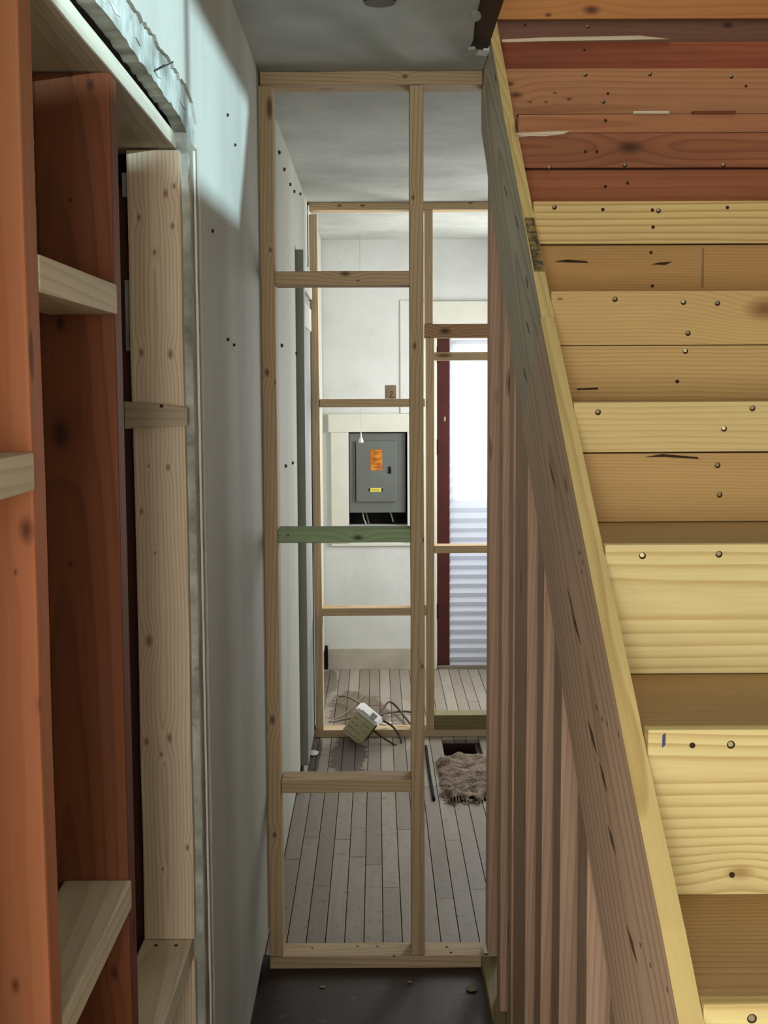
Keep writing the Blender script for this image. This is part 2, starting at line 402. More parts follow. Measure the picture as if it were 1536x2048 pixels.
# back wall: door opening X .35-1.2, recess for the breaker panel
BW = struct(boxes('wall_back', [(-.6, -.162, 7.4, 7.5, 0, 2.56), (-.162, .181, 7.4, 7.5, 0, .846), (-.162, .181, 7.4, 7.5, 1.389, 2.56), (.181, .35, 7.4, 7.5, 0, 2.56),
    (.35, 1.22, 7.4, 7.5, 1.99, 2.56), (1.22, 1.46, 7.4, 7.5, 0, 2.56)], M_wallfar))
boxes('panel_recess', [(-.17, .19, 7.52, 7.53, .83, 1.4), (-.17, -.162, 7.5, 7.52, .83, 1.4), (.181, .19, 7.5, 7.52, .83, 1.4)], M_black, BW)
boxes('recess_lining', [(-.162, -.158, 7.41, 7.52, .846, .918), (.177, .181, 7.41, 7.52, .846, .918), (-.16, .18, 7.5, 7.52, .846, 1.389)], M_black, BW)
# ceiling: cut raggedly along the stair opening
edge_pts = jag((.232, .3), (.232, 2.86), 24, .006, False)
edge_pts = [(.232 + .008*noise.noise(Vector((k*.6, 0, 1))), .3 + k*(2.55/24)) for k in range(25)]
cpts = [(-.5, -2.5), (1.362, -2.5), (1.362, .3)] + edge_pts + [(.226, 2.93), (.218, 3.0), (.232, 3.05), (.24, 3.2), (.236, 3.28), (.228, 3.335), (.262, 3.345), (.288, 3.35), (.288, 3.60), (1.362, 3.60), (1.362, 7.5), (-.5, 7.5)]
ce = struct(polybar('ceiling', cpts, 'z', 2.483, 2.497, M_ceil))
struct(boxes('ceiling_rear', [(-1.7, -.5, -2.6, .78, 2.483, 2.6)], M_ceil))
boxes('ceiling_joist_deck', [(-.5, .232, -2.5, 3.4, 2.72, 2.80), (.238, .287, .3, 3.36, 2.55, 2.78)], M_darkwood, ce)
boxes('exposed_lath', [(.236, .288, .3, 3.34, 2.499, 2.55)], M_darkwood, ce)
# light debris at the ragged ceiling edge
for (px, py, s) in ((950, 30, .014), (944, 98, .012)):
    q = PF(px, py, 2.483)
    pts = [(q.x + s*math.cos(t)*rnd.uniform(.6, 1.1), q.y + 3*s*math.sin(t)*rnd.uniform(.6, 1.1)) for t in [j*math.pi/3.5 for j in range(7)]]
    polybar('torn_plaster_lip', pts, 'z', 2.476, 2.483, M_ceil, ce)
# upstairs shell around the stair opening
struct(boxes('wall_upstairs', [(.20, .232, .25, 4.6, 2.80, 4.5), (.2, 1.36, .2, .3, 2.5, 4.5), (.2, 1.36, 4.5, 4.6, 2.7, 4.5), (.2, 1.46, .2, 4.6, 4.5, 4.6)], M_wallbrown))
struct(boxes('floor_upstairs', [(.232, 1.36, 3.76, 4.6, 2.68, 2.76)], M_darkwood))

# far left wall: door with heavy casing, partly seen behind the first partition
d2 = struct(empty('door_2', (-.31, 5.5, 0)))
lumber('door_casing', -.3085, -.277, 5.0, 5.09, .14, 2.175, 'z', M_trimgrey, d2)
lumber('door_casing', -.3085, -.29, 6.32, 6.42, .0, 2.15, 'z', M_trimw, d2)
lumber('head_casing', -.3085, -.29, 5.09, 6.42, 2.045, 2.165, 'y', M_trimw, d2)
lumber('door_leaf', -.3085, -.300, 5.09, 6.32, .02, 2.035, 'z', flat('grey_door_paint', (168, 170, 168), .5, var=.05), d2)
lumber('door_rail', -.300, -.294, 5.09, 6.32, 1.90, 2.00, 'y', M_trimw, d2)
# small dark nails and scars on the left wall
for (px, py) in ((558, 305), (568, 339), (580, 369), (588, 383), (600, 388), (563, 691), (592, 707), (563, 240), (571, 932), (585, 926), (425, 462), (468, 690), (456, 679), (470, 290), (455, 230)):
    q = PX(px, py, -.307)
    bm = bmesh.new(); bmesh.ops.create_icosphere(bm, subdivisions=1, radius=.004 if px < 500 else .007)
    mob('wall_nail', bm, M_nailhole, wl, Matrix.Translation(q) @ Matrix.Scale(2.4 if px > 500 else 1., 4, (0, 1, 0)))
q = PX(322, 129, -.312)
tube('bent_nail', [q + Vector((.0, -.055, -.022)), q + Vector((.010, .0, .0)), q + Vector((.012, .035, .012))], .0012, flat('rusty_nail', (50, 48, 44), .6), wl)

# back wall trim
def trim(n, *a, mat=M_trimw): return struct(lumber('trim_%d' % n, *a, mat, None, bev=.002))
trim(1, -.276, .24, 7.382, 7.4, 1.389, 1.494, 'x')
trim(2, -.262, -.160, 7.384, 7.4, .745, 1.388, 'z')
trim(3, .179, .24, 7.384, 7.4, .745, 1.388, 'z')
trim(4, -.262, .24, 7.386, 7.4, .728, .744, 'x')
trim(5, .245, .348, 7.38, 7.4, .0, 2.013, 'z')
trim(6, .245, 1.3, 7.378, 7.4, 2.014, 2.133, 'x')
trim(7, .14, .24, 7.394, 7.4, 1.496, 2.14, 'z', mat=M_wallfar)
struct(lumber('baseboard_back', -.29, .244, 7.376, 7.4, .0, .125, 'x', flat('grimy_white_baseboard', (200, 192, 176), .6, var=.12, scale=9), None))
boxes('black_gap_box', [(-.308, -.291, 7.38, 7.399, 0, .14)], M_black, BW)  # black box between the left wall and the baseboard end
boxes('header_dark_board', [(.35, 1.22, 7.41, 7.49, 1.955, 1.989)], M_darkred, BW)  # dark red wood at the head of the door opening

# back door opening: dark red jamb, white glazed door, sky beyond
d1 = struct(empty('door_1', (.8, 7.48, 0)))
M_jamb = flat('dark_red_stained_jamb', (80, 32, 26), .45, var=.2, scale=6)
lumber('door_jamb', .352, .424, 7.40, 7.43, .02, 1.95, 'z', M_jamb, d1)
lumber('door_jamb', 1.16, 1.218, 7.41, 7.49, .02, 1.95, 'z', M_jamb, d1)
lumber('door_sill', .352, 1.218, 7.37, 7.5, -.002, .018, 'x', flat('worn_threshold', (130, 120, 104), .6), d1)
M_wdoor = flat('white_storm_door_paint', (232, 232, 236), .5, var=.03)
lumber('door_stile', .424, .458, 7.455, 7.49, .02, 1.95, 'z', M_wdoor, d1)
lumber('door_stile', 1.10, 1.16, 7.455, 7.49, .02, 1.95, 'z', M_wdoor, d1)
lumber('door_rail', .458, 1.10, 7.455, 7.49, 1.885, 1.95, 'x', M_wdoor, d1)
lumber('door_panel', .458, 1.10, 7.465, 7.485, .02, 1.015, 'z', M_wdoor, d1)
B = NB('clear_glass', .02); B.b.inputs['Transmission Weight'].default_value = 1.; B.b.inputs['IOR'].default_value = 1.02
B.b.inputs['Base Color'].default_value = (1, 1, 1, 1)
lumber('glass_pane', .458, 1.10, 7.470, 7.474, 1.015, 1.885, 'z', B.m, d1, bev=0)
for zz in (1.30, .34, 1.83):
    lumber('hinge', .346, .356, 7.392, 7.4, zz - .045, zz + .045, 'z', M_black, d1, bev=.001)
lumber('latch_plate', .39, .401, 7.396, 7.4, 1.45, 1.475, 'z', M_nail, d1, bev=.001)
struct(boxes('ground', [(-6, 8, 7.6, 16, -.25, -.2)], flat('pale_concrete_yard', (190, 190, 184), .8)))
struct(boxes('wall_neighbour', [(-6, 8, 12., 12.1, -.2, 3.4)], flat('pale_siding', (225, 228, 230), .7, var=.03)))
# pleated shade
bm = bmesh.new(); z = .012; zs = [z]; rows = []
pitch = .0272
while z < 1.915:
    rows.append(z); z += pitch*(1.0 if z < .85 else 1.12)
prev = None
for k, z in enumerate(rows):
    amp = .0125 if z < .8 else max(.0042, .0125 - (z - .8)*.018)
    y = 7.415 + (amp if k % 2 else -amp); xs = (.426 + (.007 if k % 2 else -.003)*(amp/.0125), 1.15)
    cur = [bm.verts.new((xx, y, z)) for xx in xs]
    if prev: bm.faces.new((prev[0], prev[1], cur[1], cur[0]))
    prev = cur
B = NB('translucent_white_pleated_fabric', .8)
B.b.inputs['Base Color'].default_value = srgb((232, 232, 244))
tr = B.n('ShaderNodeBsdfTranslucent'); tr.inputs[0].default_value = srgb((236, 244, 250))
mx = B.n('ShaderNodeMixShader'); mx.inputs[0].default_value = .55
B.l(B.b.outputs[0], mx.inputs[1]); B.l(tr.outputs[0], mx.inputs[2])
B.l(mx.outputs[0], B.t.nodes['Material Output'].inputs[0])
sh = empty('pleated_shade', (.8, 7.415, 0))
tag(sh, 'white pleated shade hanging over the glazed back door, bunched in tight folds below', 'window shade')
mob('pleated_fabric', bm, B.m, sh)
lumber('head_rail', .428, 1.15, 7.402, 7.43, 1.915, 1.94, 'x', M_wdoor, sh)

# ================================================================== BREAKER PANEL
M_panel = flat('grey_enamelled_steel', (104, 108, 104), .45, .0, var=.06, scale=6)
bp = empty('breaker_panel', (0., 7.41, .92))
tag(bp, 'grey metal breaker panel set in a white board frame on the back wall', 'breaker panel')
lumber('panel_cover', -.156, .168, 7.405, 7.43, .921, 1.382, 'z', M_panel, bp, bev=.003)
lumber('panel_box', -.146, .158, 7.431, 7.50, .93, 1.375, 'z', M_panel, bp, bev=.002)
pd = lumber('panel_door', -.118, .118, 7.392, 7.404, .985, 1.338, 'z', M_panel, bp, bev=.004)
lumber('door_seam', -.122, -.1185, 7.400, 7.405, .985, 1.33, 'z', M_black, bp, bev=0)
lumber('hinge', -.131, -.123, 7.399, 7.405, 1.235, 1.295, 'z', M_panel, bp, bev=.001)
lumber('hinge', -.131, -.123, 7.399, 7.405, 1.03, 1.09, 'z', M_panel, bp, bev=.001)
pts = [(.067, 1.149), (.086, 1.149), (.083, 1.19), (.070, 1.19)]
polybar('latch', pts, 'y', 7.388, 7.392, M_black, bp)
B = NB('faded_orange_warning_sticker', .6)
tc = B.n('ShaderNodeTexCoord'); a = B.noise(tc.outputs['Object'], 22., 3.); 
B.l(B.mix(B.ramp(a, [(.4, 0.), (.6, 1.)]), srgb((200, 132, 36)), srgb((172, 92, 28))), B.b.inputs['Base Color'])
stk = lumber('warning_sticker', -.034, .034, 7.3905, 7.392, 1.168, 1.288, 'z', B.m, bp, bev=.0004)
stk['label'] = 'faded orange warning sticker'
M_stext = flat('faded_sticker_print', (130, 70, 14), .7)
for zz, w in ((1.274, .044), (1.262, .03), (1.236, .05), (1.228, .042), (1.205, .05), (1.188, .038)):
    lumber('print_line', -w/2, w/2, 7.390, 7.3906, zz - .0022, zz + .0022, 'x', M_stext, stk, bev=0)
lb = lumber('yellow_label', -.036, .028, 7.3905, 7.392, 1.044, 1.066, 'x', flat('yellow_label_print', (226, 214, 96), .6, var=.05), bp, bev=.0004)
for xx in (-.041, .033): lumber('rivet', xx - .003, xx + .003, 7.389, 7.392, 1.046, 1.064, 'z', M_black, bp, bev=.001)
lumber('print_line', -.026, .018, 7.390, 7.3906, 1.052, 1.058, 'x', flat('label_ink', (170, 150, 40), .7), lb, bev=0)
M_wirew = flat('white_cable_jacket', (196, 190, 176), .5)
tg = 'cables hanging under the breaker panel'
for (a, lab) in (([(725, 1020), (727, 1035), (733, 1050), (738, 1062)], 'white cable hanging below the grey breaker panel, leftmost of three'),
          ([(731, 1020), (736, 1040), (741, 1062)], 'thin cable below the breaker panel, beside the leftmost white one'),
          ([(779, 1020), (783, 1031), (787, 1044)], 'short pale cable stub below the breaker panel at its right side')):
    pp = [P(px, py, 7.46) for px, py in a]; pp = [Vector((pp[0].x, 7.46, .935))] + pp
    tag(tube('electric_cable', pp, .0042, M_wirew if 'thin' not in lab else flat('grey_cable_jacket', (120, 112, 96), .6)), lab, 'cable', tg)
pc = empty('pull_cord', (P(722, 870, 7.2).x, 7.2, 2.4))
tag(pc, 'white light pull cord with a small bell knob hanging in front of the breaker panel', 'pull cord')
kx = P(722, 870, 7.2).x; kz = P(722, 878, 7.2).z
tube('cord', [(kx, 7.2, 2.483), (kx, 7.2, kz + .02)], .0012, M_trimw, pc, smooth_pts=False)
tube('knob', [(kx, 7.2, kz + .035), (kx, 7.2, kz + .01), (kx, 7.2, kz - .006), (kx, 7.2, kz - .02)], lambda t: .004 + .010*max(0, math.sin(max(0, t - .25)/.75*math.pi*.62)), M_trimw, pc, n=6, seg=14)

# ================================================================== PARTITION FRAMES
SPF = lambda k: wood('knotty_spruce_lumber', (194, 170, 133), (148, 116, 82), freq=108, line=.55, rknots=.3, knots=k, knotcol=(84, 46, 26), seed=31.)
f1 = empty('stud_partition', (0, 3.54, 0))
tag(f1, 'near bare stud partition with one green block across its left bay', 'stud frame')
Y0, Y1 = 3.5, 3.589
lumber('top_plate', -.305, .288, Y0, Y1, 2.447, 2.482, 'x', SPF, f1, jit=.001, seg=4, knots=[(P(810, 153, 3.5), .007)])
lumber('stud', -.310, -.272, Y0, Y1, .037, 2.446, 'z', SPF, f1, jit=.0015, seg=5, knots=[(P(541, 500, 3.5), .006), (P(534, 745, 3.5), .009), (P(550, 765, 3.5), .004), (P(545, 1440, 3.5), .011), (P(549, 1670, 3.5), .008)])
lumber('stud', .0935, .1305, Y0, Y1, .037, 2.446, 'z', SPF, f1, jit=.0015, seg=5, knots=[(P(829, 692, 3.5), .008), (P(826, 395, 3.5), .006), (P(845, 1333, 3.5), .005), (P(847, 1080, 3.5), .004)])
lumber('block', -.271, .093, Y0, Y1, 1.920, 1.958, 'x', SPF, f1, jit=.001, seg=3, knots=[(P(690, 547, 3.5), .011), (P(716, 561, 3.5), .004)])
o = lumber('block', -.271, .093, Y0, Y1, 1.220, 1.2575, 'x', lambda k: wood('treated_green_block', (150, 172, 130), (110, 134, 96), freq=100, line=.5, rknots=0, knots=k, knotcol=(34, 30, 18), seed=5.), f1, knots=[(P(716, 1075, 3.5), .011), (P(576, 1070, 3.5), .004)], jit=.001, seg=3)
o['label'] = 'green treated block'
lumber('block', -.271, .093, Y0, Y1,   .513, .549, 'x', SPF, f1, jit=.001, seg=3)
lumber('bottom_plate', -.310, .300, Y0, Y1, .0, .036, 'x', M_spf, f1, jit=.001, seg=4)
for (px, py) in ((625, 1897), (678, 1901), (692, 1900), (715, 1893), (755, 1893), (788, 1912), (893, 1894), (902, 1905), (645, 1902)):
    q = PF(px, py, .036)
    bm = bmesh.new(); bmesh.ops.create_cone(bm, cap_ends=True, segments=8, radius1=.004, radius2=.004, depth=.001)
    mob('nail_head', bm, M_nailhole, f1, Matrix.Translation(q))

f2 = empty('stud_partition', (.1, 5.965, 0))
tag(f2, 'far bare stud partition with a green sill block, in front of the breaker panel', 'stud frame')
Y0, Y1 = 5.92, 6.009
lumber('top_plate', -.30, 1.355, Y0, Y1, 2.448, 2.482, 'x', SPF, f2, knots=[(P(679, 411, 5.92), .008), (P(725, 411, 5.92), .009), (P(941, 406, 5.92), .007)])
lumber('stud', -.297, -.260, Y0, Y1, .036, 2.43, 'z', M_spf, f2, lean=-.004)
lumber('stud', .226, .262, Y0, Y1, 1.935, 2.447, 'z', M_spf2, f2)
lumber('stud', .232, .268, Y0, Y1, .036, 1.87, 'z', M_spf2, f2)
lumber('stud', .615, .651, Y0, Y1, .036, 2.447, 'z', M_spf2, f2)
o = lumber('header', .224, .614, Y0, Y1, 1.871, 1.934, 'x', lambda k: wood('header_brown_lumber', (160, 124, 88), (112, 82, 56), knots=k, rknots=0, knotcol=(22, 12, 8)), f2, knots=[(P(890, 662, 5.92), .02)])
lumber('block', .263, .614, Y0, Y1, 1.768, 1.805, 'x', M_spf2, f2)
lumber('block', .269, .614, Y0, Y1, .874, .909, 'x', M_spf2, f2)
lumber('block', -.259, .225, Y0, Y1, 1.555, 1.592, 'x', M_spf2, f2)
lumber('block', -.259, .231, Y0, Y1, .581, .617, 'x', M_spf2, f2)
lumber('bottom_plate', -.305, 1.355, Y0, Y1, .0, .035, 'x', M_spf, f2)
o = lumber('sill_block', .269, .614, Y0 - .002, Y1, .036, .104, 'x', M_olive, f2); o['label'] = 'olive green treated sill block'
lumber('scrap_block', .041, .094, Y0 + .03, Y0 + .048, 1.593, 1.656, 'z', flat('tan_scrap_wood', (206, 186, 150), .7), f2)
M_red = flat('red_pencil_ink', (170, 70, 50), .8)
sq = P(783, 790, 5.949)
tube('pencil_mark', [sq + Vector((-.008, 0, .012)), sq + Vector((.004, 0, .016)), sq + Vector((.002, 0, .002)), sq + Vector((-.006, 0, -.008)), sq + Vector((.010, 0, -.012))], .0012, M_red, f2)

# ================================================================== LEFT DOORWAY FRAMING
lf = empty('doorway_framing', (-.38, 1.7, 0))
tag(lf, 'framed old doorway at left, orange old studs with pale new blocks and post', 'stud frame')
lumber('header', -.455, -.335, .8, 2.262, 2.048, 2.073, 'y', wood('pale_header_wood', (206, 200, 178), (170, 160, 136), freq=80, line=.3, rknots=.1), lf, jit=.0012, seg=10)  # header in a pale wood colour
lumber('stud', -.455, -.3345, 1.245, 1.293, .038, 2.047, 'z', M_orange, lf, knots=[(P(30, 1972, 1.245), .006), (P(86, 1410, 1.245), .008), (P(52, 1060, 1.245), .010), (P(30, 1145, 1.245), .003)], jit=.0015, seg=8, bev=.004)
lumber('stud', -.437, -.338, 1.68, 1.728, .038, 2.047, 'z', M_oldred, lf, knots=[(P(122, 868, 1.68), .015), (P(181, 170, 1.68), .006), (P(141, 150, 1.68), .004), (P(141, 1128, 1.68), .004), (P(228, 1945, 1.68), .007), (P(120, 645, 1.68), .008), (P(141, 400, 1.68), .003)], jit=.001, seg=6, bev=.004)
lumber('stud', -.468, -.40, 2.242, 2.285, .038, 1.99, 'z', M_darkred, lf)
lumber('stud', -.455, -.335, .80, .848, .038, 2.047, 'z', M_orange, lf)
pk = [(331,387,.006),(278,435,.005),(345,452,.005),(309,505,.004),(283,705,.006),(341,708,.007),(297,932,.003),(336,935,.005),(283,1023,.005),(298,1282,.009),(293,1483,.006),(339,1476,.007),(323,1509,.004),(325,1738,.003),(375,1695,.005),(348,372,.004),(310,1106,.003)]
M_post = lambda k: wood('new_whitewood_post', (218, 200, 172), (178, 148, 114), freq=150, line=.62, knots=k, rknots=0, knotcol=(128, 88, 52), seed=11., rnd_pith=False, pith=(.004, .02), slope=.012, warp=.012, blotch=.15)
lumber('post', -.418, -.3285, 2.20, 2.238, .667, 2.044, 'z', M_post, lf, knots=[(P(a, b, 2.2), c) for a, b, c in pk], jit=.0012, seg=8, bev=.003)
lumber('post', -.418, -.3285, 2.20, 2.238, .038, .627, 'z', M_post, lf)
M_blk = wood('new_pale_block', (214, 203, 176), (180, 158, 124), freq=90, line=.5, rknots=.2, knotcol=(120, 84, 54), seed=14.)
lumber('block', -.425, -.3345, 1.294, 1.679, 1.741, 1.779, 'y', M_blk, lf)
lumber('block', -.425, -.3345, 1.294, 1.679, .945, .983, 'y', M_blk, lf)
lumber('block', -.425, -.332, .849, 1.244, 1.547, 1.584, 'y', M_blk, lf)
lumber('block', -.420, -.3325, 1.729, 2.238, .628, .6665, 'y', M_blk, lf)
lumber('bottom_plate', -.455, -.336, .8, 2.29, .0, .037, 'y', M_darkred, lf)
polybar('scrap_block', [(-.427, 1.577), (-.322, 1.582), (-.3215, 1.612), (-.346, 1.616), (-.427, 1.6235)], 'y', 2.181, 2.199, wood('weathered_scrap', (176, 160, 134), (140, 120, 96), freq=120, line=.4, rknots=.1), lf)
for (px, py) in ((323, 812), (312, 1891), (352, 1891)):
    q = P(px, py, 2.181) if py < 1000 else PF(px, py, .667)
    bm = bmesh.new(); bmesh.ops.create_cone(bm, cap_ends=True, segments=8, radius1=.0032, radius2=.0032, depth=.002)
    mob('nail_head', bm, M_nailhole, lf, Matrix.Translation(q) @ (Matrix.Rotation(math.pi/2, 4, 'X') if py < 1000 else Matrix.Identity(4)))
for (zz, s) in ((1.99, .02), (1.80, .03), (1.74, .03)):
    lumber('torn_lath_end', -.43, -.419, 2.222, 2.24, zz - s, zz + s, 'z', M_base, lf, bev=.001)

# ================================================================== STAIRCASE
st = empty('staircase', (.83, 1.9, 0))
tag(st, 'closed plank staircase rising at right, new pine below and old red boards above', 'staircase')
XL, XR = .313, 1.360
def rm(name, light, dark, **kw):
    if name[0] in 'rt': light, dark = [tuple(int(v*.96 + .04*sum(c)/3) for v in c) for c in (light, dark)]
    return lambda k: wood(name, light, dark, knots=k, **kw)
pine = dict(rnd_pith=False, rknots=.0, warp=.012, blotch=.18)
RM = {
 'r1': rm('riser_pine_a', (222, 206, 140), (180, 146, 84), freq=60, pith=(.05, .03), slope=.01, **pine),
 'r2': rm('riser_pine_b', (220, 202, 140), (178, 146, 84), freq=85, line=.7, pith=(-.05, .012), slope=.012, knotcol=(160, 130, 80), **pine),
 'r3': rm('riser_pine_c', (220, 204, 144), (182, 150, 88), freq=75, line=.7, pith=(-.015, .035), slope=.004, knotcol=(170, 140, 90), **pine),
 'r4a': rm('riser_pine_d', (214, 192, 132), (184, 148, 84), freq=120, line=.5, pith=(.09, .02), slope=.004, **pine),
 'r4b': rm('riser_pine_e', (190, 156, 98), (160, 122, 68), freq=190, line=.45, pith=(.1, .02), slope=.003, **pine),
 'r5a': rm('riser_pine_f', (206, 174, 112), (176, 138, 78), freq=150, line=.45, pith=(.09, .02), slope=.003, knotcol=(120, 80, 40), **pine),
 'r5b': rm('riser_pine_g', (200, 168, 108), (168, 130, 76), freq=130, line=.55, pith=(.1, .02), slope=.002, **pine),
 'r6a': rm('riser_pine_h', (220, 194, 128), (170, 130, 70), freq=75, line=.75, pith=(-.09, .03), slope=.012, **pine),
 'r6b': rm('riser_pine_i', (186, 146, 88), (150, 108, 58), freq=190, line=.45, pith=(.1, .02), slope=.002, **pine),
 't': rm('tread_pine', (176, 144, 94), (138, 104, 62), freq=110, line=.5, pith=(.1, .02), slope=.004, **pine),
 'o1': rm('old_board_a', (158, 98, 64), (120, 66, 40), freq=50, line=.35, pith=(.08, .02), slope=.01, **dict(pine, blotch=.4)),
 'o2': rm('old_board_b', (158, 102, 68), (114, 62, 40), freq=75, line=.6, pith=(-.01, .012), slope=.02, **dict(pine, blotch=.45)),
 'o3': rm('old_board_c', (174, 118, 80), (130, 82, 52), freq=80, line=.5, pith=(.0, .02), slope=.02, **dict(pine, blotch=.3)),
 'o4': rm('old_board_d', (180, 130, 90), (138, 92, 58), freq=75, line=.5, pith=(.01, .02), slope=.015, knotcol=(70, 42, 28), **dict(pine, blotch=.3)),
 'o5': rm('old_board_e', (154, 86, 56), (110, 52, 34), freq=50, line=.35, pith=(.08, .02), slope=.01, **dict(pine, blotch=.6, blotchcol=(92, 54, 38))),
 'o6': rm('old_board_f', (118, 84, 68), (94, 62, 48), freq=60, line=.3, pith=(.08, .02), slope=.01, knotcol=(50, 22, 14), **pine),
 'o7': rm('old_board_g', (190, 128, 76), (156, 94, 52), freq=50, line=.4, pith=(.02, .02), slope=.02, knotcol=(70, 34, 20), **dict(pine, blotch=.5, blotchcol=(200, 150, 84))),
}
def zat(py, Y, px=1200): return P(px, py, Y).z
RIS = []   # (key, Y, z0, z1, nails[(px,py)], knots[(px,py,r)])
def backing(Y, z, h=.02):
    lumber('seam_light_block', XL, XR, Y + .0235, Y + .034, z - h, z + h, 'x', M_darkwood, st, bev=0)  # dark strip added behind the seam to block light leaks
def ris(key, Y, z0, z1, nails=(), knots=(), name='riser', dy=0., label=None):
    o = lumber(name, XL, XR, Y + dy, Y + dy + .019, z0, z1, 'x', RM[key], st, bev=.0022, jit=.0003, seg=4, knots=[(P(a, b, Y + dy), c) for a, b, c in knots])
    if label: o['label'] = label
    for (px, py, big) in nails:
        q = P(px, py, Y + dy - .0006)
        bm = bmesh.new(); bmesh.ops.create_cone(bm, cap_ends=True, segments=12, radius1=.0036, radius2=.0030, depth=.0022)
        h = mob('nail_head', bm, M_nail if big else M_nailhole, o, Matrix.Translation(q) @ Matrix.Rotation(math.pi/2, 4, 'X') @ Matrix.Rotation(rnd.uniform(-.2, .2), 4, 'Y'))
        if big:
            bm = bmesh.new(); bmesh.ops.create_cone(bm, cap_ends=True, segments=12, radius1=.0050, radius2=.0047, depth=.0006)
            mob('nail_dark_ring', bm, M_nailhole, o, Matrix.Translation(P(px + 1, py + 1.5, Y + dy - .0001)) @ Matrix.Rotation(math.pi/2, 4, 'X'))  # dark disc set slightly below and right of the nail head
T = .024
LEV = [(-.22, .10), (.06, .29), (.34, .48), (.62, .67), (.90, .86), (1.181, 1.051), (1.448, 1.249), (1.738, 1.429), (2.032, 1.62), (2.307, 1.814), (2.574, 2.009), (2.855, 2.235), (3.13, zat(137, 3.13)), (3.41, zat(84, 3.41))]
for k in range(5):
    Y, z = LEV[k]; z0 = LEV[k-1][1] if k else 0.
    ris('r4b', Y, z0, z)
ris('r1', 1.181, .86, 1.051, nails=[(1503, 2036, 1)])
ris('r2', 1.448, 1.051, 1.249, nails=[(1385, 1491, 0), (1461, 1488, 1), (1464, 1750, 0)], knots=[(1480, 1745, .012)])
ris('r3', 1.738, 1.249, 1.429, nails=[(1284, 1110, 1), (1437, 1107, 1)])
s4 = zat(906, 2.032); s5 = zat(691, 2.307); s6 = zat(489, 2.574)
for yy_, ss_ in ((2.032, s4), (2.307, s5), (2.574, s6), (2.855, zat(337, 2.855)), (2.855, zat(266, 2.855))): backing(yy_, ss_)
ris('r4a', 2.032, s4 + .001, 1.620, nails=[(1195, 823, 1), (1447, 856, 1), (1504, 815, 1)])
ris('r4b', 2.032, 1.429, s4 - .001, dy=.004, nails=[(1434, 929, 1), (1438, 988, 1)])
ris('r5a', 2.307, s5 + .0005, 1.814, nails=[(1229, 597, 1), (1366, 603, 1), (1434, 605, 1), (1375, 665, 1)], knots=[(1532, 618, .026), (1120, 598, .004)], dy=-.002)
ris('r5b', 2.307, 1.62, s5 - .0005, nails=[(1370, 701, 1), (1355, 763, 0)])
ris('r6a', 2.574, s6 + .0012, 2.009, nails=[(1108, 413, 1), (1206, 419, 0), (1305, 420, 0), (1316, 420, 1), (1455, 415, 0), (1306, 454, 0)], dy=-.003)
ris('r6b', 2.574, 1.814, s6 - .0012, nails=[(1302, 505, 0), (1305, 572, 0)], dy=.002)
s7 = zat(337, 2.855); s7b = zat(266, 2.855)
ris('o1', 2.855, 2.009, s7 - .0018, nails=[(1211, 373, 0), (1255, 366, 0)], dy=.004)
ris('o2', 2.855, s7 + .0015, s7b - .0005, nails=[(1249, 329, 1), (1446, 329, 1), (1194, 303, 0), (1171, 303, 0), (1098, 334, 1)], dy=-.002, knots=[(1260, 295, .02)])
ris('o3', 2.855, s7b + .0005, 2.235, nails=[(1211, 241, 0), (1413, 279, 1)], dy=.001)
ris('o4', 3.13, LEV[11][1], LEV[12][1], nails=[(1299, 147, 1), (1216, 187, 0), (1206, 202, 1), (1170, 148, 1), (1492, 172, 0), (1462, 152, 1)], knots=[(1032, 190, .012), (1020, 168, .008), (1060, 204, .004), (1092, 204, .004), (1138, 198, .005), (1110, 186, .004)])
ris('o5', 3.41, LEV[12][1], LEV[13][1], nails=[(1169, 100, 0)], name='riser')
zt = zat(40, 3.69); zb = zat(84, 3.69)
ris('o6', 3.69, zb - .14, zt - .001, nails=[(1050, 50, 0), (1175, 52, 1)], knots=[(1455, 50, .012)], name='header_board')
ris('o7', 3.69, zt, zt + .20, knots=[(1183, 20, .018), (1097, 30, .008)], name='header_board', dy=-.012, label='bright orange header board')
ris('o7', 3.69, zt + .201, zt + .42, name='header_board', dy=-.012)
# pale broken edges
pts = [(P(a, b, 2.85).x, P(a, b, 2.85).z) for a, b in ((1030, 276), (1033, 266), (1140, 262), (1128, 268), (1090, 273), (1060, 272))]
o = polybar('split_edge', pts, 'y', 2.848, 2.8528, M_blk, st); o['label'] = 'pale freshly split edge'
pts = [(P(a, b, 3.40).x, P(a, b, 3.40).z) for a, b in ((1004, 84.5), (1004, 79), (1080, 75), (1280, 71), (1340, 78), (1100, 82))]
o = polybar('split_edge', pts, 'y', 3.400, 3.409, M_blk, st); o['label'] = 'pale freshly split edge'
for k, (px0, px1) in enumerate(((1265, 1337), (1385, 1470))):
    a = P(px0, 222, 2.86); b = P(px1, 230, 2.86)
    lumber('shim', a.x, b.x, 2.853, 2.872, 2.2352, 2.2415, 'x', M_blk if k == 0 else M_oldred(), st, bev=.001)
def slit(pxs, Y, nm='crack', mat=None):
    pts = [(P(a, b, Y).x, P(a, b, Y).z) for a, b in pxs]
    polybar(nm, pts, 'y', Y - .0012, Y + .002, mat or M_nailhole, st)
slit([(1108, 523), (1135, 519), (1172, 522), (1178, 526), (1135, 525)], 2.576)
slit([(1302, 529), (1318, 525), (1345, 523), (1330, 530)], 2.576)
slit([(1288, 914), (1325, 908), (1395, 914), (1398, 918), (1330, 914)], 2.036)
slit([(1152, 777), (1195, 775), (1196, 779), (1155, 780)], 2.307)
slit([(1325, 1470), (1331, 1466), (1330, 1490), (1324, 1495)], 1.448, 'ink_mark', flat('blue_ink', (70, 76, 120), .7))
